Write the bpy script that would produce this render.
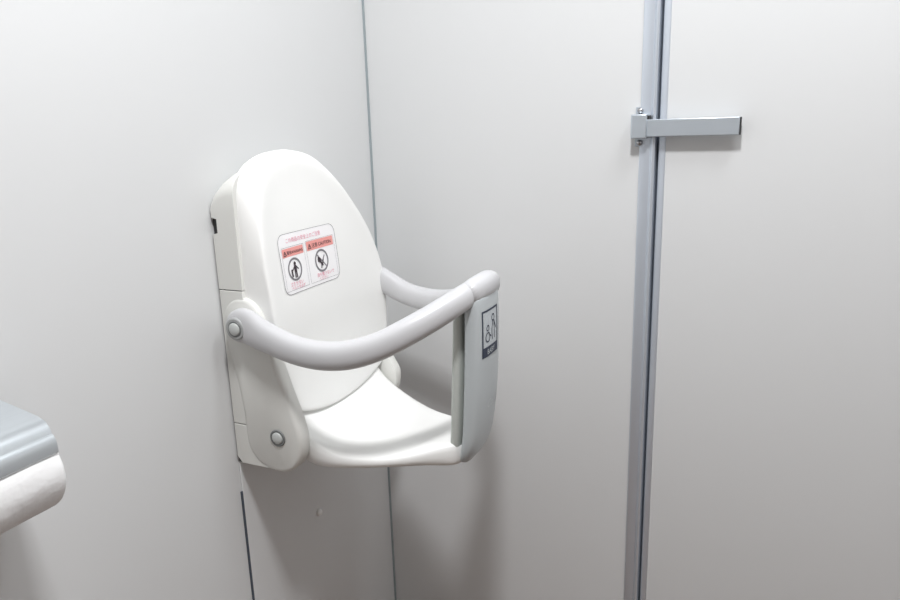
import bpy, bmesh, math
from mathutils import Vector, Matrix
from mathutils.bvhtree import BVHTree

S = bpy.context.scene
for o in list(bpy.data.objects):
    bpy.data.objects.remove(o)
C = S.collection

# ------------------------------------------------------------ camera
# room axes: X out of the left wall, Y along it towards the end wall, Z up (metres)
down = Vector((85, 2833, 700)).normalized()          # camera frame: x right, y down, z forward
Zc = -down
Yc = Vector((326, -183, 700)).normalized()
Yc = (Yc - Zc * Yc.dot(Zc)).normalized()
Xc = Yc.cross(Zc)
def to_world(v):
    return Vector((Xc.dot(v), Yc.dot(v), Zc.dot(v)))
right, up, fwd = to_world(Vector((1, 0, 0))), to_world(Vector((0, -1, 0))), to_world(Vector((0, 0, 1)))
cam_data = bpy.data.cameras.new('camera')
cam_data.sensor_width = 36.0
cam_data.lens = 28.0
cam_data.clip_start = 0.02
cam = bpy.data.objects.new('camera', cam_data)
M = Matrix((right, up, -fwd)).transposed().to_4x4()
M.translation = Vector((0.8, 0.0, 1.25))
cam.matrix_world = M
C.objects.link(cam)
S.camera = cam

# ------------------------------------------------------------ exposure, world, lamps
S.view_settings.view_transform = 'Standard'
S.view_settings.look = 'None'
S.view_settings.gamma = 1.0
S.view_settings.use_curve_mapping = False
S.view_settings.exposure = 0.06
W = bpy.data.worlds.new('world')
S.world = W
W.use_nodes = True
W.node_tree.nodes['Background'].inputs[0].default_value = (0.93, 0.97, 1.0, 1)
W.node_tree.nodes['Background'].inputs[1].default_value = 0.02

def area(name, loc, sx, sy, power, color):
    l = bpy.data.lights.new(name, 'AREA')
    l.shape = 'RECTANGLE'
    l.size, l.size_y = sx, sy
    l.energy = power
    l.color = color
    o = bpy.data.objects.new(name, l)
    o.location = loc
    C.objects.link(o)
    return o
area('ceiling_light_beam', (0.70, 0.32, 2.44), 0.14, 0.22, 26.0, (0.985, 0.99, 1.0))
area('corridor_light_beam', (1.20, 0.85, 2.44), 0.35, 0.35, 8.0, (0.94, 0.975, 1.0))

# ------------------------------------------------------------ materials
def mat(name, col, rough=0.45, metal=0.0, noise=0.0, nscale=40.0, bump=0.0, bscale=200.0, coat=0.0, stretch=None, spec=0.5):
    m = bpy.data.materials.new(name)
    m.use_nodes = True
    nt = m.node_tree
    b = nt.nodes['Principled BSDF']
    b.inputs['Base Color'].default_value = (*col, 1)
    b.inputs['Roughness'].default_value = rough
    b.inputs['Metallic'].default_value = metal
    b.inputs['Specular IOR Level'].default_value = spec
    b.inputs['Coat Weight'].default_value = coat
    tc = nt.nodes.new('ShaderNodeTexCoord')
    mp = nt.nodes.new('ShaderNodeMapping')
    nt.links.new(tc.outputs['Object'], mp.inputs[0])
    if stretch:
        mp.inputs['Scale'].default_value = stretch
    n = nt.nodes.new('ShaderNodeTexNoise')
    n.inputs['Scale'].default_value = nscale
    n.inputs['Detail'].default_value = 3
    nt.links.new(mp.outputs[0], n.inputs['Vector'])
    mr = nt.nodes.new('ShaderNodeMapRange')
    mr.inputs['To Min'].default_value = 1 - noise
    mr.inputs['To Max'].default_value = 1 + noise
    nt.links.new(n.outputs['Fac'], mr.inputs['Value'])
    mx = nt.nodes.new('ShaderNodeVectorMath')
    mx.operation = 'SCALE'
    mx.inputs[0].default_value = col
    nt.links.new(mr.outputs[0], mx.inputs['Scale'])
    nt.links.new(mx.outputs[0], b.inputs['Base Color'])
    if bump:
        n2 = nt.nodes.new('ShaderNodeTexNoise')
        n2.inputs['Scale'].default_value = bscale
        nt.links.new(mp.outputs[0], n2.inputs['Vector'])
        bp = nt.nodes.new('ShaderNodeBump')
        bp.inputs['Strength'].default_value = bump
        bp.inputs['Distance'].default_value = 0.002
        nt.links.new(n2.outputs['Fac'], bp.inputs['Height'])
        nt.links.new(bp.outputs[0], b.inputs['Normal'])
    return m

WALL = mat('pale grey laminate', (0.70, 0.708, 0.712), 0.38, noise=0.010, nscale=3.0)
OTHER = mat('darkened unseen wall', (0.42, 0.40, 0.385), 0.5, noise=0.03)  # unseen walls, darkened to cut the bounced light
CEIL = mat('white ceiling board', (0.80, 0.80, 0.79), 0.9, noise=0.02)
FLOOR = mat('brown vinyl floor', (0.17, 0.11, 0.08), 0.5, noise=0.08, nscale=25)
SEAT = mat('white moulded plastic', (0.90, 0.90, 0.885), 0.38, noise=0.006, spec=0.4)
BASEP = mat('off white moulded plastic', (0.74, 0.74, 0.71), 0.42, noise=0.008, spec=0.4)
ARM = mat('pale lavender grey plastic', (0.59, 0.59, 0.605), 0.36, noise=0.01, spec=0.5)
POST = mat('blue grey plastic', (0.52, 0.555, 0.57), 0.36, noise=0.01)
LINER = mat('pale green grey plastic', (0.55, 0.58, 0.55), 0.45, noise=0.01)
RING = mat('grey plastic ring', (0.20, 0.21, 0.21), 0.4, noise=0.01)
RIM = mat('mid grey plastic rim', (0.40, 0.41, 0.41), 0.4, noise=0.01)
CAPM = mat('light grey plastic cap', (0.55, 0.57, 0.56), 0.35, noise=0.01)
DARK = mat('dark parts and gap shade', (0.03, 0.03, 0.032), 0.5, noise=0.05)
GAPM = mat('gap shade and dark joints', (0.07, 0.085, 0.11), 0.7, noise=0.05)  # dark tone painted in for gap shade, also behind the cover seams
CORN = mat('grey blue joint sealant', (0.32, 0.37, 0.39), 0.6, noise=0.05)
ALU = mat('anodised aluminium', (0.66, 0.71, 0.78), 0.36, 0.6, noise=0.03, nscale=60, stretch=(1, 1, 0.02))
ALU2 = mat('satin latch metal', (0.56, 0.61, 0.66), 0.34, 0.6, noise=0.04, nscale=120, stretch=(0.05, 1, 1))
STEEL = mat('brushed stainless steel', (0.62, 0.66, 0.69), 0.30, 0.7, noise=0.05, nscale=150, stretch=(1, 0.03, 1))
CHROME = mat('screw steel', (0.45, 0.45, 0.46), 0.25, 1.0, noise=0.02)
PAPER = mat('white tissue paper', (0.88, 0.88, 0.885), 0.95, noise=0.015, bump=0.5, bscale=70)
WHITE = mat('sticker white', (0.93, 0.92, 0.93), 0.4, noise=0.005)
PINK = mat('sticker salmon pink', (0.86, 0.36, 0.33), 0.45, noise=0.01)
PINKT = mat('sticker pink ink', (0.78, 0.28, 0.38), 0.5, noise=0.01)
INK = mat('black ink', (0.035, 0.02, 0.03), 0.5, noise=0.02)
GREYI = mat('grey ink', (0.22, 0.21, 0.23), 0.5, noise=0.02)
NAVY = mat('navy ink', (0.02, 0.03, 0.06), 0.45, noise=0.02)
DULL = mat('sign grey', (0.56, 0.60, 0.63), 0.4, noise=0.01)
MARK = mat('pale raised mark', (0.62, 0.65, 0.66), 0.4, noise=0.01)
LAMP = bpy.data.materials.new('lamp diffuser')
LAMP.use_nodes = True
LAMP.node_tree.nodes['Principled BSDF'].inputs['Emission Color'].default_value = (1, 0.99, 0.97, 1)
LAMP.node_tree.nodes['Principled BSDF'].inputs['Emission Strength'].default_value = 1.5

# ------------------------------------------------------------ helpers
def link(name, bm, m, parent=None, smooth=False, subsurf=0, bevel=0.0, angle=35, loc=None):
    bmesh.ops.recalc_face_normals(bm, faces=bm.faces)
    me = bpy.data.meshes.new(name)
    if loc is not None:
        bmesh.ops.translate(bm, verts=bm.verts, vec=-Vector(loc))
    bm.to_mesh(me)
    bm.free()
    me.materials.append(m)
    o = bpy.data.objects.new(name, me)
    C.objects.link(o)
    if loc is not None:
        o.location = loc
    if parent is not None:
        o.parent = parent
        o.matrix_parent_inverse = Matrix.Translation(-world_loc(parent))
    if bevel:
        b = o.modifiers.new('bevel', 'BEVEL')
        b.width = bevel
        b.segments = 3
        b.limit_method = 'ANGLE'
        b.angle_limit = math.radians(angle)
    if subsurf:
        s = o.modifiers.new('subdivision', 'SUBSURF')
        s.levels = s.render_levels = subsurf
    if smooth or bevel:
        for p in me.polygons:
            p.use_smooth = True
        if bevel and not smooth:
            me.set_sharp_from_angle(angle=math.radians(50))
    return o

def world_loc(o):
    v = Vector(o.location)
    if o.parent is not None:
        v = v.copy()      # parents inverse cancels their location, so o.location is already in world space
    return v

def thing(name, loc, label, cat, group=None):
    o = bpy.data.objects.new(name, None)
    o.location = loc
    o.empty_display_size = 0.05
    C.objects.link(o)
    tag(o, label, cat, group)
    return o

def tag(o, label, cat, group=None):
    o['label'] = label
    o['category'] = cat
    if group:
        o['group'] = group

def struct(o):
    o['kind'] = 'structure'
    return o

def box(bm, x0, x1, y0, y1, z0, z1):
    v = [bm.verts.new((x, y, z)) for x in (x0, x1) for y in (y0, y1) for z in (z0, z1)]
    for f in ((0, 1, 3, 2), (4, 6, 7, 5), (0, 4, 5, 1), (2, 3, 7, 6), (0, 2, 6, 4), (1, 5, 7, 3)):
        bm.faces.new([v[i] for i in f])

def boxo(name, x0, x1, y0, y1, z0, z1, m, parent=None, bevel=0.0):
    bm = bmesh.new()
    box(bm, x0, x1, y0, y1, z0, z1)
    return link(name, bm, m, parent, bevel=bevel)

def rings(bm, rs, cap0=True, cap1=True):
    V = [[bm.verts.new(p) for p in r] for r in rs]
    n = len(V[0])
    for a, b in zip(V, V[1:]):
        for i in range(n):
            j = (i + 1) % n
            bm.faces.new((a[i], a[j], b[j], b[i]))
    if cap0:
        bm.faces.new(V[0][::-1])
    if cap1:
        bm.faces.new(V[-1])
    return V

def extrude_xz(bm, pts, y0, y1):
    rings(bm, [[(x, y0, z) for x, z in pts], [(x, y1, z) for x, z in pts]])

def lathe_y(bm, cx, cz, prof, n=40):
    """prof: (radius, y) pairs along the Y axis; radius 0 closes"""
    rs = []
    for r, y in prof:
        rr = max(r, 1e-4)
        rs.append([(cx + rr * math.cos(2 * math.pi * i / n), y, cz + rr * math.sin(2 * math.pi * i / n)) for i in range(n)])
    rings(bm, rs)

def lathe_z(bm, cx, cy, prof, n=28):
    rs = []
    for r, z in prof:
        rr = max(r, 1e-4)
        rs.append([(cx + rr * math.cos(2 * math.pi * i / n), cy + rr * math.sin(2 * math.pi * i / n), z) for i in range(n)])
    rings(bm, rs)

def interp(tab, t):
    """tab: sorted (t, value...) rows; smooth monotone-ish cubic (Catmull-Rom)"""
    n = len(tab)
    if t <= tab[0][0]:
        return tab[0][1:]
    if t >= tab[-1][0]:
        return tab[-1][1:]
    k = 0
    while tab[k + 1][0] < t:
        k += 1
    p1, p2 = tab[k], tab[k + 1]
    p0 = tab[k - 1] if k > 0 else p1
    p3 = tab[k + 2] if k + 2 < n else p2
    h = p2[0] - p1[0]
    u = (t - p1[0]) / h
    out = []
    for c in range(1, len(p1)):
        m1 = (p2[c] - p0[c]) / (p2[0] - p0[0])
        m2 = (p3[c] - p1[c]) / (p3[0] - p1[0])
        out.append((2*u**3 - 3*u*u + 1) * p1[c] + (u**3 - 2*u*u + u) * h * m1 + (-2*u**3 + 3*u*u) * p2[c] + (u**3 - u*u) * h * m2)
    return tuple(out)

def polyline_resample(pts, n):
    """smooth + resample by length, any dimension"""
    d = [0.0]
    for a, b in zip(pts, pts[1:]):
        d.append(d[-1] + math.dist(a, b))
    tab = [(d[i], *pts[i]) for i in range(len(pts))]
    fine = [interp(tab, d[-1] * i / 400) for i in range(401)]
    e = [0.0]
    for a, b in zip(fine, fine[1:]):
        e.append(e[-1] + math.dist(a, b))
    out, k = [], 0
    for i in range(n):
        t = e[-1] * i / (n - 1)
        while k < 399 and e[k + 1] < t:
            k += 1
        u = (t - e[k]) / max(e[k + 1] - e[k], 1e-9)
        out.append(tuple(a + (b - a) * min(u, 1) for a, b in zip(fine[k], fine[k + 1])))
    return out

# ============================================================ ROOM SHELL
YE = 1.3505
struct(boxo('wall_left', -0.04, 0.0, -1.1, YE + 0.04, 0, 2.1, WALL))
struct(boxo('wall_end', 0.0, 0.574, YE, YE + 0.04, 0, 2.1, WALL))
struct(boxo('wall_right', 1.75, 1.79, -1.1, YE + 0.04, 0, 2.1, OTHER))
struct(boxo('wall_rear', -0.04, 1.79, -1.14, -1.1, 0, 2.1, OTHER))
struct(boxo('floor', -0.8, 2.6, -1.8, 2.6, -0.05, 0.0, FLOOR))
struct(boxo('ceiling', -0.8, 2.6, -1.8, 2.6, 2.5, 2.55, CEIL))
# joint in the corner
bm = bmesh.new()
box(bm, 0.0, 0.0035, YE - 0.0035, YE, 0, 2.1)
struct(link('trim_1', bm, CORN))
# aluminium jamb at the end of the partition: flat face, raised bead by the gap
def extrude_xy(bm, pts, z0, z1):
    rings(bm, [[(x, y, z0) for x, y in pts], [(x, y, z1) for x, y in pts]])
bm = bmesh.new()
extrude_xy(bm, [(0.574, YE + 0.04), (0.574, YE - 0.002), (0.5755, YE - 0.0035), (0.594, YE - 0.0045), (0.5965, YE - 0.010),
                (0.5990, YE - 0.0115), (0.6030, YE - 0.010), (0.604, YE + 0.006), (0.604, YE + 0.04)], 0, 2.1)
struct(link('trim_2', bm, ALU, bevel=0.0006))
# dark stop added behind the gap to stand in for its darkness
struct(boxo('trim_3', 0.598, 0.622, YE + 0.041, YE + 0.055, 0, 2.1, GAPM))
# door leaf
door = struct(boxo('door_1', 0.6195, 1.30, YE + 0.001, YE + 0.036, 0.06, 2.06, WALL, bevel=0.001))
bm = bmesh.new()
extrude_xy(bm, [(0.6075, YE + 0.036), (0.6075, YE + 0.004), (0.609, YE + 0.001), (0.6195, YE - 0.0005), (0.621, YE + 0.0006), (0.621, YE + 0.036)], 0.06, 2.06)
link('edge_strip', bm, ALU, door, bevel=0.0006)
struct(boxo('wall_end_far', 1.304, 1.75, YE, YE + 0.04, 0, 2.1, WALL))

# ceiling lamps (the fittings the light comes from)
for i, (x, y, sx, sy, lab) in enumerate(((0.70, 0.32, 0.36, 0.5, 'square flush ceiling light above the toilet stall'),
                                         (1.20, 0.85, 0.6, 0.6, 'wide flush ceiling light nearer the door'))):
    t = thing('ceiling_light', (x, y, 2.5), lab, 'ceiling light')
    bm = bmesh.new()
    box(bm, x - sx/2, x + sx/2, y - sy/2, y + sy/2, 2.47, 2.4995)
    link('housing', bm, CEIL, t, bevel=0.004)
    bm = bmesh.new()
    box(bm, x - sx/2 + .02, x + sx/2 - .02, y - sy/2 + .02, y + sy/2 - .02, 2.455, 2.47)
    link('diffuser', bm, LAMP, t, bevel=0.004)

# ============================================================ BOARD BELOW THE SEAT
Y0, Y1 = 0.8455, 1.1945
YM = (Y0 + Y1) / 2
board = thing('backing_board', (0.0, 1.017, 0.0), 'pale grey narrow board on the left wall running down below the baby seat', 'board')
boxo('panel', 0.0, 0.0035, 0.849, 1.182, 0.0, 0.702, WALL, board, bevel=0.0012)
boxo('shadow_gap_strip', 0.0, 0.0030, 0.8458, 0.849, 0.0, 0.646, GAPM, board)  # dark strip painting the shadow gap along the board's left edge
bm = bmesh.new()
rs = []
for r, x in ((0.0075, 0.0035), (0.0070, 0.0075), (0.005, 0.0100), (0.0001, 0.011)):
    rs.append([(x, 1.056 + r * math.cos(a * math.pi / 12), 0.491 + r * math.sin(a * math.pi / 12)) for a in range(24)])
rings(bm, rs)
link('screw_cap', bm, SEAT, board, smooth=True)

# ============================================================ BABY SEAT
seat = thing('baby_seat', (0.0, YM, 0.70), 'white wall-mounted fold-down baby seat with curved grey arms and a front post', 'baby seat')

# bracket behind the covers, dark to paint the notch's gap shadow; shows at bottom corner
boxo('mounting_bracket', 0.0005, 0.010, Y0 + 0.006, YM + .120, 0.7005, 1.13, DARK, seat)

# upper cover
bm = bmesh.new()
XB = 0.050
extrude_xz(bm, [(0.003, 1.0078), (XB, 1.0078), (XB, 1.126), (0.003, 1.126), (0.003, 1.1225), (0.0125, 1.1205), (0.0125, 1.0985), (0.003, 1.096)], Y0, YM + .125)
def cover_outline(top, r, z0=1.1255, n=9):
    pts = [(Y0, z0)]
    zc = top - r * 0.75
    for i in range(n):
        a = math.pi - (math.pi / 2) * i / (n - 1)
        pts.append((Y0 + r + r * math.cos(a), zc + r * 0.75 * math.sin(a)))
    for y, z in reversed(pts[:]):
        pts.append((YM + .125 * (YM - y) / (YM - Y0) * (1 - 6 * max(0, z - 1.125)), z))
    return pts
rings(bm, [[(x, y, z) for y, z in cover_outline(t, r)] for x, t, r in ((0.003, 1.149, 0.02), (0.010, 1.165, 0.026), (0.022, 1.182, 0.04), (0.034, 1.192, 0.05), (0.044, 1.197, 0.055), (XB, 1.199, 0.058))])
link('upper_cover', bm, BASEP, seat, bevel=0.0012)
# middle and lower covers
bm = bmesh.new()
extrude_xz(bm, [(0.003, 0.7765), (XB, 0.7765), (XB, 1.0062), (0.003, 1.0062)], Y0, Y1)
link('middle_cover', bm, BASEP, seat, bevel=0.0012)
bm = bmesh.new()
extrude_xz(bm, [(0.012, 0.7035), (XB + .02, 0.7035), (XB + .02, 0.7750), (0.003, 0.7750), (0.003, 0.7150)], Y0, Y1)
link('lower_cover', bm, BASEP, seat, bevel=0.0012)
bm = bmesh.new()
box(bm, 0.010, 0.046, Y0 + 0.003, YM + .122, 0.71, 1.12)
link('inner_frame', bm, GAPM, seat)

# ---- backrest shell
FX = [(0.74, .117), (0.78, .112), (0.82, .106), (0.88, .103), (0.95, .101), (1.05, .092), (1.12, .082), (1.17, .072), (1.23, .056)]
def F(z):
    return interp(FX, z)[0]
front_near = [(.146, .800), (.152, .86), (.160, .92), (.165, .98), (.166, 1.04), (.160, 1.10), (.150, 1.14), (.133, 1.172), (.098, 1.200), (.035, 1.2135)]
front_far = [(.170, .800), (.185, .86), (.190, .92), (.186, .98), (.171, 1.03), (.145, 1.08), (.114, 1.122), (.080, 1.162), (.030, 1.197), (-.035, 1.2135)]
back_near = [(.150, .800), (.162, .87), (.167, .95), (.168, 1.03), (.168, 1.10), (.167, 1.15), (.162, 1.178), (.142, 1.200), (.098, 1.217), (.035, 1.2225)]
back_far = [(.168, .800), (.184, .87), (.188, .95), (.176, 1.02), (.160, 1.08), (.136, 1.122), (.112, 1.155), (.078, 1.185), (.030, 1.211), (-.035, 1.2225)]
NP = 26
frn, frf, bkn, bkf = (polyline_resample(q, NP) for q in (front_near, front_far, back_near, back_far))
NB = 14
def closed(near, far, sag):
    pts = [(YM - w, z) for w, z in near]
    pts += [(YM + w, z) for w, z in reversed(far[:-1])]
    (w1, z0), (w0, _) = near[0], far[0]
    for i in range(1, NB):
        s = 1 - 2 * i / NB
        pts.append((YM + (w0 if s > 0 else w1) * s, z0 - sag * (1 - abs(s) ** 2.2)))
    return pts
fo, bo = closed(frn, frf, 0.030), closed(bkn, bkf, 0.030)
def mix(a, b, t):
    return [(p[0] + (q[0] - p[0]) * t, p[1] + (q[1] - p[1]) * t) for p, q in zip(a, b)]
ZC = 1.0
rs = []
rs.append([(0.040, YM + (y - YM) * .93, ZC + (z - ZC) * .93) for y, z in bo])
rs.append([(0.040, y, z) for y, z in bo])
rs.append([(0.050, y, z) for y, z in bo])
for t, k in ((0.25, .35), (0.55, .62), (0.82, .85)):
    rs.append([(0.050 + (F(z) - 0.050) * k, y, z) for y, z in mix(bo, fo, t)])
rs.append([(F(z) - 0.0010, y, z) for y, z in fo])
for s, dx in ((.975, .0005), (.93, -.0004), (.86, -.0028), (.76, -.0056), (.62, -.0075), (.46, -.0085), (.30, -.009), (.14, -.0092)):
    rs.append([(F(ZC + (z - ZC) * s) + dx * min(1, max(0.15, ((ZC + (z - ZC) * s) - .78) / .12)), YM + (y - YM) * s, ZC + (z - ZC) * s) for y, z in fo])
bm = bmesh.new()
rings(bm, rs)
backrest = link('backrest', bm, SEAT, seat, smooth=True, subsurf=2)

# ---- seat pan
ST = [  # x, half width, z top centre, z top edge, z bottom
    (0.060, .130, .850, .850, .800), (0.076, .136, .822, .832, .770), (0.090, .140, .796, .815, .740), (0.104, .143, .772, .787, .715),
    (0.122, .144, .753, .766, .703), (0.145, .144, .740, .748, .700), (0.175, .139, .729, .733, .701), (0.205, .128, .725, .726, .702),
    (0.240, .112, .724, .723, .702), (0.275, .096, .727, .725, .703), (0.305, .080, .732, .731, .703), (0.330, .069, .738, .738, .702),
    (0.348, .060, .742, .741, .701), (0.360, .048, .739, .737, .703), (0.366, .030, .731, .730, .708)]
tab = [(i, *r) for i, r in enumerate(ST)]
rs = []
for k in range(2 * len(ST) - 1):
    x, w, zc, ze, zb = interp(tab, k / 2)
    r = []
    n = 14
    for i in range(n + 1):
        s = -1 + 2 * i / n
        r.append((x, YM + w * s, zc + (ze - zc) * abs(s) ** 2.4))
    em = (ze * .45 + zb * .55)
    r.append((x, YM + w * 1.018, em))
    for i in range(9):
        s = 1 - 2 * i / 8
        r.append((x, YM + w * .975 * s, zb))
    r.append((x, YM - w * 1.018, em))
    rs.append(r)
bm = bmesh.new()
rings(bm, rs)
link('seat_pan', bm, SEAT, seat, smooth=True, subsurf=1)

# ---- side cheeks carrying the hinges
cheek_pts = [(.010, .900), (.004, .935), (.004, .958), (.014, .982), (.034, .995), (.056, .994), (.074, .982), (.085, .960), (.089, .932), (.098, .902), (.108, .868),
             (.119, .835), (.130, .805), (.137, .780), (.139, .758), (.135, .734), (.124, .715), (.108, .704), (.090, .7005), (.066, .704),
             (.044, .716), (.031, .736), (.027, .760), (.026, .800), (.020, .850)]
d = [0]
def smooth_loop(pts, k=3):
    out = []
    n = len(pts)
    for i in range(n):
        p0, p1, p2, p3 = pts[i - 1], pts[i], pts[(i + 1) % n], pts[(i + 2) % n]
        for j in range(k):
            u = j / k
            out.append(tuple(0.5 * (2*b + (c - a)*u + (2*a - 5*b + 4*c - e)*u*u + (-a + 3*b - 3*c + e)*u**3) for a, b, c, e in zip(p0, p1, p2, p3)))
    return out
cp = smooth_loop(cheek_pts)
def inset(pts, d):
    n = len(pts)
    out = []
    for i in range(n):
        ax, az = pts[i - 1]
        bx, bz = pts[(i + 1) % n]
        tx, tz = bx - ax, bz - az
        l = math.hypot(tx, tz)
        out.append((pts[i][0] - tz / l * d * sgn, pts[i][1] + tx / l * d * sgn))
    return out
area_s = sum(a[0] * b[1] - b[0] * a[1] for a, b in zip(cp, cp[1:] + cp[:1]))
sgn = 1 if area_s > 0 else -1
def side(y):            # mirror about the middle of the seat for the far side
    return 2 * YM - y
for mir in (False, True):
    my = side if mir else (lambda y: y)
    bm = bmesh.new()
    rr = []
    for y, ins in ((.870, .001), (.869, 0), (.850, 0), (.8470, .0012), (.8450, .0035), (.8437, .007)):
        rr.append([(x, my(y), z) for x, z in inset([(a if not mir else a * (.985 - .26 * min(1, max(0, (b - .775) / .10))), b) for a, b in cp], ins)])
    rings(bm, rr)
    bmesh.ops.triangulate(bm, faces=[f for f in bm.faces if len(f.verts) > 4], ngon_method='BEAUTY')
    ck = link('side_cheek', bm, BASEP, seat, smooth=True)
    ck.data.set_sharp_from_angle(angle=math.radians(60))
    # lower pivot: dished ring and button
    bm = bmesh.new()
    lathe_y(bm, .095, .764, [(.0145, my(.8450)), (.0145, my(.8418)), (.0125, my(.8412)), (.0108, my(.8428))])
    pv = link('pivot_ring', bm, RING, seat, smooth=True)
    bm = bmesh.new()
    lathe_y(bm, .095, .764, [(.0102, my(.8450)), (.0102, my(.8410)), (.0085, my(.8398)), (.004, my(.8392)), (0, my(.8390))])
    link('pivot_cap', bm, CAPM, seat, smooth=True)

# ---- arms
AP = [  # x, y, z, half height, half thickness
    (.045, .8350, .9520, .0270, .0105), (.055, .8350, .9540, .0295, .0115), (.067, .8345, .9520, .0290, .0130), (.084, .8335, .9450, .0265, .0150), (.110, .8320, .9370, .0240, .0165),
    (.145, .8315, .9270, .0225, .0175), (.180, .8330, .9210, .0225, .0180), (.215, .8380, .9195, .0225, .0180), (.250, .8475, .9240, .0225, .0180),
    (.288, .8650, .9365, .0215, .0180), (.322, .8880, .9550, .0210, .0180), (.352, .9180, .9730, .0205, .0180), (.373, .9450, .9880, .0200, .0175),
    (.385, .9750, .9970, .0195, .0170), (.389, .9950, 1.0000, .0190, .0165)]
def sweep(path, up=Vector((0, 0, 1)), n=20, p=2.5):
    rs = []
    P = [Vector(a[:3]) for a in path]
    for i, a in enumerate(path):
        t = (P[min(i + 1, len(P) - 1)] - P[max(i - 1, 0)]).normalized()
        s = t.cross(up).normalized()
        u = s.cross(t).normalized()
        r = []
        for k in range(n):
            an = 2 * math.pi * k / n
            c, q = math.cos(an), math.sin(an)
            e = (abs(c) ** p + abs(q) ** p) ** (-1 / p)
            v = P[i] + u * (q * e * a[3]) + s * (c * e * a[4])
            r.append(v)
        rs.append(r)
    return rs
atab = [(i, *r) for i, r in enumerate(AP)]
for mir in (False, True):
    my = side if mir else (lambda y: y)
    path = [interp(atab, k / 2) for k in range(2 * len(AP) - 1)]
    # rounded tip at the hinge
    a0 = path[0]
    pre = []
    for q in (1.0, .92, .75, .5, .25):
        sc = math.sqrt(max(0, 1 - q * q)) if q < 1 else 0.05
        pre.append((a0[0] - .0225 * q, a0[1], a0[2], a0[3] * sc, a0[4] * max(sc, .45)))
    path = pre + path
    path = [(a[0], my(a[1]), a[2] + (.012 * math.exp(-((a[0] - .085) / .045) ** 2) if mir else 0), *a[3:]) for a in path]
    bm = bmesh.new()
    rings(bm, sweep(path))
    link('arm', bm, ARM, seat, smooth=True, subsurf=1)
    bm = bmesh.new()
    lathe_y(bm, .048, .951, [(.0185, my(.832)), (.0185, my(.8235)), (.0175, my(.8218)), (.0150, my(.8212)), (.0120, my(.8222))])
    link('pivot_ring', bm, RIM, seat, smooth=True)
    bm = bmesh.new()
    lathe_y(bm, .048, .951, [(.0128, my(.830)), (.0128, my(.8212)), (.0115, my(.8204)), (.0108, my(.8215))])
    link('pivot_ring', bm, RING, seat, smooth=True)
    bm = bmesh.new()
    lathe_y(bm, .048, .951, [(.0103, my(.828)), (.0103, my(.8200)), (.0088, my(.8190)), (.004, my(.8184)), (0, my(.8182))])
    link('pivot_cap', bm, CAPM, seat, smooth=True)

# ---- crotch post: front shell, inner liner, top collar
PT = [  # z, x front, x split, x back, half width
    (.700, .366, .358, .350, .020), (.712, .381, .361, .347, .036), (.735, .394, .366, .346, .044), (.770, .402, .370, .349, .0465), (.820, .408, .373, .352, .048),
    (.880, .4120, .376, .355, .0485), (.940, .4135, .378, .358, .0485), (.985, .4130, .379, .360, .0480), (1.010, .4110, .379, .362, .0470)]
def post(xa, xb, inset_w, name, m, z0, z1, n=20, pw=4.0, subs=1):
    ps = []
    K = 18
    for k in range(K + 1):
        z = z0 + (z1 - z0) * k / K
        r = interp(PT, z)
        x1, x0, w = r[xa], r[xb], r[3] - inset_w
        ring = []
        for i in range(n):
            a = 2 * math.pi * i / n
            c, q = math.cos(a), math.sin(a)
            e = (abs(c) ** pw + abs(q) ** pw) ** (-1 / pw)
            ring.append(((x0 + x1) / 2 + c * e * (x1 - x0) / 2, YM + q * e * w, z))
        ps.append(ring)
    bm = bmesh.new()
    rings(bm, ps)
    bmesh.ops.translate(bm, verts=bm.verts, vec=(-.004, -.010, -.006))
    return link(name, bm, m, seat, smooth=True, subsurf=subs)
shell = post(0, 1, 0.0, 'post_shell', POST, .703, 1.010)
post(1, 2, 0.004, 'post_liner', LINER, .712, .992)
# collar joining both arms over the post
CO = [(.386, YM - .062, .9965, .0200, .0170), (.391, YM - .035, 1.0010, .0203, .0178), (.393, YM - .015, 1.0030, .0205, .0182), (.393, YM + .005, 1.0030, .0205, .0182),
      (.390, YM + .024, 1.0020, .0200, .0175), (.388, YM + .034, 1.0000, .0195, .0170), (.386, YM + .042, .9990, .0175, .0150), (.385, YM + .045, .9990, .0120, .0100)]
bm = bmesh.new()
rings(bm, sweep(CO))
link('post_collar', bm, ARM, seat, smooth=True, subsurf=1)

# ------------------------------------------------------------ stickers laid on the surfaces
dg = bpy.context.evaluated_depsgraph_get()
dg.update()
def bvh(o):
    e = o.evaluated_get(dg)
    me = e.to_mesh()
    vs = [o.matrix_world @ v.co for v in me.vertices]
    t = BVHTree.FromPolygons(vs, [list(p.vertices) for p in me.polygons])
    e.to_mesh_clear()
    return t
def surf(tree, off):
    def f(y, z):
        h = tree.ray_cast(Vector((0.7, y, z)), Vector((-1, 0, 0)))
        return (h[0].x + off) if h[0] else 0.1
    return f

def flat_mesh(polys, fx):
    """polys: lists of (y,z); put on the surface"""
    bm = bmesh.new()
    for p in polys:
        bm.faces.new([bm.verts.new((0, y, z)) for y, z in p])
    bmesh.ops.triangulate(bm, faces=bm.faces)
    for _ in range(2):
        long = [e for e in bm.edges if e.calc_length() > 0.012]
        if long:
            bmesh.ops.subdivide_edges(bm, edges=long, cuts=1)
            bmesh.ops.triangulate(bm, faces=bm.faces)
    for v in bm.verts:
        v.co.x = fx(v.co.y, v.co.z)
    return bm

def put(name, polys, fx, m, parent):
    o = link(name, flat_mesh(polys, fx), m, parent)
    me = o.data
    # normals outward (+X)
    if sum(p.normal.x * p.area for p in me.polygons) < 0:
        me.flip_normals()
    return o

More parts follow.
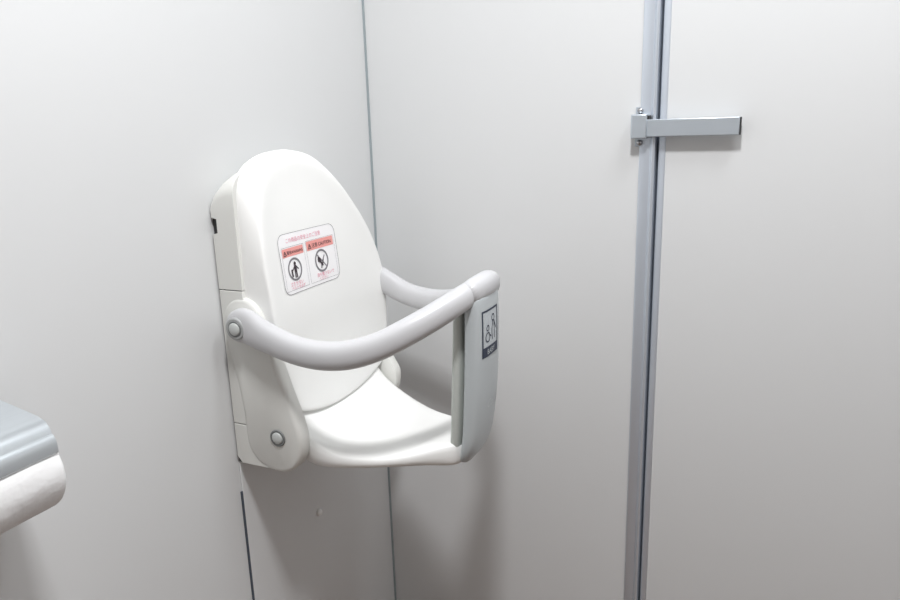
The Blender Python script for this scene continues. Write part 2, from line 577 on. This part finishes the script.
def rrect(y0, y1, z0, z1, r, n=6):
    out = []
    for cx, cz, a0 in ((y1 - r, z1 - r, 0), (y0 + r, z1 - r, 90), (y0 + r, z0 + r, 180), (y1 - r, z0 + r, 270)):
        for i in range(n + 1):
            a = math.radians(a0 + 90 * i / n)
            out.append((cx + r * math.cos(a), cz + r * math.sin(a)))
    return out
def circ(cy, cz, r, n=28, ry=None):
    ry = ry or r
    return [(cy + ry * math.cos(2*math.pi*i/n), cz + r * math.sin(2*math.pi*i/n)) for i in range(n)]
def ringp(cy, cz, r0, r1, n=28):
    a, b = circ(cy, cz, r0, n), circ(cy, cz, r1, n)
    return [[a[i], a[(i+1) % n], b[(i+1) % n], b[i]] for i in range(n)]
def bar(y0, z0, y1, z1, w):
    dy, dz = y1 - y0, z1 - z0
    l = math.hypot(dy, dz)
    ny, nz = -dz / l * w / 2, dy / l * w / 2
    return [(y0 + ny, z0 + nz), (y1 + ny, z1 + nz), (y1 - ny, z1 - nz), (y0 - ny, z0 - nz)]
def outline(pts, w):
    n = len(pts)
    cy = sum(p[0] for p in pts) / n
    cz = sum(p[1] for p in pts) / n
    inn = []
    for y, z in pts:
        l = math.hypot(y - cy, z - cz)
        inn.append((y - (y - cy) / l * w, z - (z - cz) / l * w))
    return [[pts[i], pts[(i+1) % n], inn[(i+1) % n], inn[i]] for i in range(n)]

def text_polys(s, size, y, z, shear=0.0, align='LEFT'):
    cu = bpy.data.curves.new('text', 'FONT')
    cu.body = s
    cu.size = size
    cu.shear = shear
    cu.align_x = align
    cu.resolution_u = 3
    o = bpy.data.objects.new('text', cu)
    C.objects.link(o)
    dg2 = bpy.context.evaluated_depsgraph_get()
    dg2.update()
    me = bpy.data.meshes.new_from_object(o.evaluated_get(dg2))
    out = []
    for p in me.polygons:
        out.append([(y + me.vertices[i].co.x, z + me.vertices[i].co.y) for i in p.vertices])
    bpy.data.objects.remove(o)
    bpy.data.curves.remove(cu)
    bpy.data.meshes.remove(me)
    return out

T = bvh(backrest)
s0, s1, s2, s3, s4 = (surf(T, k) for k in (.0004, .0007, .0010, .0013, .0016))
SY0, SY1, SZ0, SZ1 = .900, 1.067, .988, 1.088
body = rrect(SY0, SY1, SZ0, SZ1, .016)
stk = put('warning_sticker', [body], s0, WHITE, seat)
stk['label'] = 'white warning sticker with two pink-headed panels'
put('sticker_border', outline(body, .0011), s1, GREYI, stk)
LY0, LY1, RY0, RY1 = .908, .968, .978, 1.058
heads, inks, pinks, greys = [], [], [], []
heads.append(rrect(LY0, LY1, 1.0500, 1.0640, .001, 1))
heads.append(rrect(RY0, RY1, 1.0500, 1.0660, .001, 1))
put('header_band', heads, s1, PINK, stk)
greys += outline(rrect(LY0 - .002, LY1 + .002, 0.9940, 1.0660, .0015, 2), .0006)
greys += outline(rrect(RY0 - .002, RY1 + .002, 0.9940, 1.0675, .0015, 2), .0006)
for y, z, s in ((LY0 + .003, 1.0530, .0085), (RY0 + .004, 1.0535, .0095)):
    inks += [bar(y, z, y + s * .9, z, .0011), bar(y, z, y + s * .45, z + s * .85, .0011), bar(y + s * .45, z + s * .85, y + s * .9, z, .0011), bar(y + s*.45, z + s*.2, y + s*.45, z + s*.55, .0012)]
inks += text_polys('警告WARNING', .0068, LY0 + .0125, 1.0540)
inks += text_polys('注意 CAUTION', .0085, RY0 + .0150, 1.0545)
# left pictogram: adult and child in a ring
cy, cz = .9365, 1.0275
greys += ringp(cy, cz, .0195, .0162)
inks += [circ(cy + .001, cz + .0095, .0032, 14), bar(cy + .001, cz + .0065, cy + .001, cz - .005, .0065), bar(cy - .0008, cz - .004, cy - .0012, cz - .0145, .0028), bar(cy + .0028, cz - .004, cy + .0032, cz - .0145, .0028),
         bar(cy - .002, cz + .004, cy - .008, cz - .002, .002), bar(cy + .004, cz + .004, cy + .0095, cz - .001, .002),
         circ(cy - .0095, cz - .001, .0022, 12), bar(cy - .0095, cz - .003, cy - .0088, cz - .012, .004)]
# right pictogram: child tumbling out, struck through
cy2, cz2 = 1.0160, 1.0280
greys += ringp(cy2, cz2, .0200, .0167)
greys.append(bar(cy2 - .0122, cz2 + .0122, cy2 + .0122, cz2 - .0122, .0022))
greys.append(bar(cy2 + .0095, cz2 + .0085, cy2 + .0005, cz2 - .0030, .0024))
inks += [[(cy2 - .0115, cz2 + .0085), (cy2 - .0040, cz2 + .0045), (cy2 - .0020, cz2 - .0005), (cy2 - .0070, cz2 - .0020), (cy2 - .0118, cz2 - .001)],
         bar(cy2 - .006, cz2 + .000, cy2 + .002, cz2 - .009, .0034), bar(cy2 - .0015, cz2 - .006, cy2 - .004, cz2 - .0135, .0024), bar(cy2 + .001, cz2 - .0065, cy2 + .0045, cz2 + .0015, .0022)]
# red-pink caption lines
pinks += text_polys('この商品の安全上のご注意', .0085, SY0 + .022, 1.0730)
pinks += text_polys('立たせない', .0075, LY0 + .010, 1.0015)
pinks += text_polys('ベルトを必ず', .0065, LY0 + .012, .9950)
pinks += text_polys('目を離さないで', .0075, RY0 + .018, 1.0015)
pinks += text_polys('ください', .0065, RY0 + .024, .9950)
put('sticker_rule', greys, s2, GREYI, stk)
put('caption_text', pinks, s2, PINKT, stk)
put('pictogram', inks, s3, INK, stk)

# sign and raised mark on the post
TP = bvh(shell)
p0, p1, p2 = (surf(TP, k) for k in (.0004, .0007, .0010))
gy0, gy1, gz0, gz1 = .972, 1.032, .893, .970
sg = put('post_sign', [rrect(gy0, gy1, gz0, gz1, .002, 2)], p0, DULL, seat)
sg['label'] = 'pictogram sign with dark frame on the post'
nv = []
nv += [rrect(gy0, gy1, gz1 - .0032, gz1, .0006, 1), rrect(gy0, gy0 + .0032, gz0, gz1, .0006, 1), rrect(gy1 - .0042, gy1, gz0, gz1, .0006, 1), rrect(gy0, gy1, gz0, gz0 + .0165, .0006, 1)]
ay, az = 1.0115, .953
nv += ringp(ay, az, .0062, .0042, 20)
nv += [bar(ay - .001, az - .005, ay - .006, az - .021, .0024), bar(ay + .003, az - .005, ay + .012, az - .020, .0024), bar(ay - .006, az - .021, ay - .003, az - .036, .0022), bar(ay + .004, az - .010, ay + .006, az - .036, .0020)]
by, bz = .990, .940
nv += ringp(by, bz, .0052, .0034, 18)
nv += ringp(by, bz - .0150, .0085, .0065, 20)
nv += [bar(by + .006, bz - .012, by + .013, bz - .016, .0022)]
put('sign_print', nv, p1, NAVY, sg)
put('sign_text', text_polys('BABY', .0125, (gy0 + gy1) / 2, gz0 + .004, 0, 'CENTER'), p2, DULL, sg)
put('raised_mark', text_polys('Combi', .020, YM + .004, .800, .3, 'CENTER'), p0, MARK, seat)

# ============================================================ DOOR LATCH
YF = YE - 0.0015
latch = thing('door_latch', (0.60, YE, 1.237), 'satin metal slide latch bar across the gap beside the door', 'latch')
boxo('latch_block', .5615, .5895, YF - .026, YF - .0015, 1.2195, 1.2625, ALU2, latch, bevel=0.0022)
bm = bmesh.new()
box(bm, .5885, .7445, YF - .0215, YF - .0085, 1.2222, 1.2530)
link('latch_bar', bm, ALU2, latch, bevel=0.0016)
boxo('bar_end_cap', .7445, .7470, YF - .0210, YF - .0090, 1.2227, 1.2525, DARK, latch, bevel=0.0005)
boxo('guide_tab', .5885, .5935, YF - .0200, YF - .0020, 1.2515, 1.2600, DARK, latch, bevel=0.0008)
boxo('keeper_leg', .640, .652, YF - .0090, YF + .0025, 1.2285, 1.2485, ALU2, latch, bevel=0.0008)
for z in (1.2685, 1.2120):
    bm = bmesh.new()
    rs = []
    for r, y in ((.0052, YF + .0010), (.0052, YF - .006), (.0040, YF - .0090), (.0001, YF - .0098)):
        rs.append([(.5745 + r * math.cos(a * math.pi / 10), y, z + r * math.sin(a * math.pi / 10)) for a in range(20)])
    rings(bm, rs)
    link('screw', bm, CHROME, latch, smooth=True)
boxo('latch_plate', .566, .584, YF - .0018, YF + .0013, 1.2050, 1.2755, ALU2, latch, bevel=0.0006)

# ============================================================ TOILET PAPER
disp = thing('paper_dispenser', (0.0, .37, .90), 'stainless steel lidded toilet paper dispenser on the left wall', 'dispenser')
prof = [(.004, .9700), (.030, .9660), (.060, .9610), (.088, .9560), (.0985, .9515), (.1045, .9435), (.1060, .9385), (.1075, .9375), (.1100, .9340), (.1118, .9270), (.1120, .9185)]
inner = [(x - .0014, z - .0016) for x, z in prof]
bm = bmesh.new()
yA, yB = .300, .4615
loop = prof + inner[::-1]
extrude_xz(bm, loop, yA, yB)
link('lid', bm, STEEL, disp, bevel=0.0003)
boxo('back_plate', 0.0005, .0035, yA + .004, yB - .004, .870, .972, STEEL, disp, bevel=0.0008)
bm = bmesh.new()
lathe_y(bm, .064, .8925, [(.010, yA + .003), (.010, yB - .014)])
link('spindle', bm, STEEL, disp, smooth=False)
boxo('side_arm', .003, .070, yA + .000, yA + .003, .850, .960, STEEL, disp, bevel=0.0008)
bm = bmesh.new()
rs = []
for r, k in ((1, 0), (.9, .0008)):
    rs.append([(.022 + .007 * r * math.cos(a * math.pi / 12), .449 + .0045 * r * math.sin(a * math.pi / 12), .9690 + k) for a in range(24)])
rings(bm, rs)
link('lid_slot', bm, DARK, disp)

import random
random.seed(4)
bm = bmesh.new()
R0, RI = .0505, .021
n = 72
ys = [.318, .3195, .323, .335, .350, .365, .380, .395, .410, .425, .438, .450, .4600, .4625, .4630]
sc = [.955, .985, 1, 1, 1, 1, 1, 1, 1, 1, 1, 1, .995, .982, .955]
rs = [[(.064 + RI * math.cos(2*math.pi*i/n), .318, .8925 + RI * math.sin(2*math.pi*i/n)) for i in range(n)]]
for y, s in zip(ys, sc):
    rs.append([(.064 + (R0 * s + .0010 + .0005 * math.sin(3 * a + y * 60) + random.uniform(-.0002, .0002)) * math.cos(a), y, .8925 + (R0 * s + .0008 + .0005 * math.sin(5 * a + y * 40)) * math.sin(a)) for a in [2*math.pi*i/n for i in range(n)]])
rs.append([(.064 + RI * math.cos(2*math.pi*i/n), .4630, .8925 + RI * math.sin(2*math.pi*i/n)) for i in range(n)])
V = [[bm.verts.new(p) for p in r] for r in rs]
V.append(V[0])
for a, b in zip(V, V[1:]):
    for i in range(n):
        bm.faces.new((a[i], a[(i+1) % n], b[(i+1) % n], b[i]))
roll = link('toilet_paper_roll', bm, PAPER, smooth=True, loc=(.064, .388, .8925))
tag(roll, 'thick white toilet paper roll hanging under the steel lid', 'toilet paper')
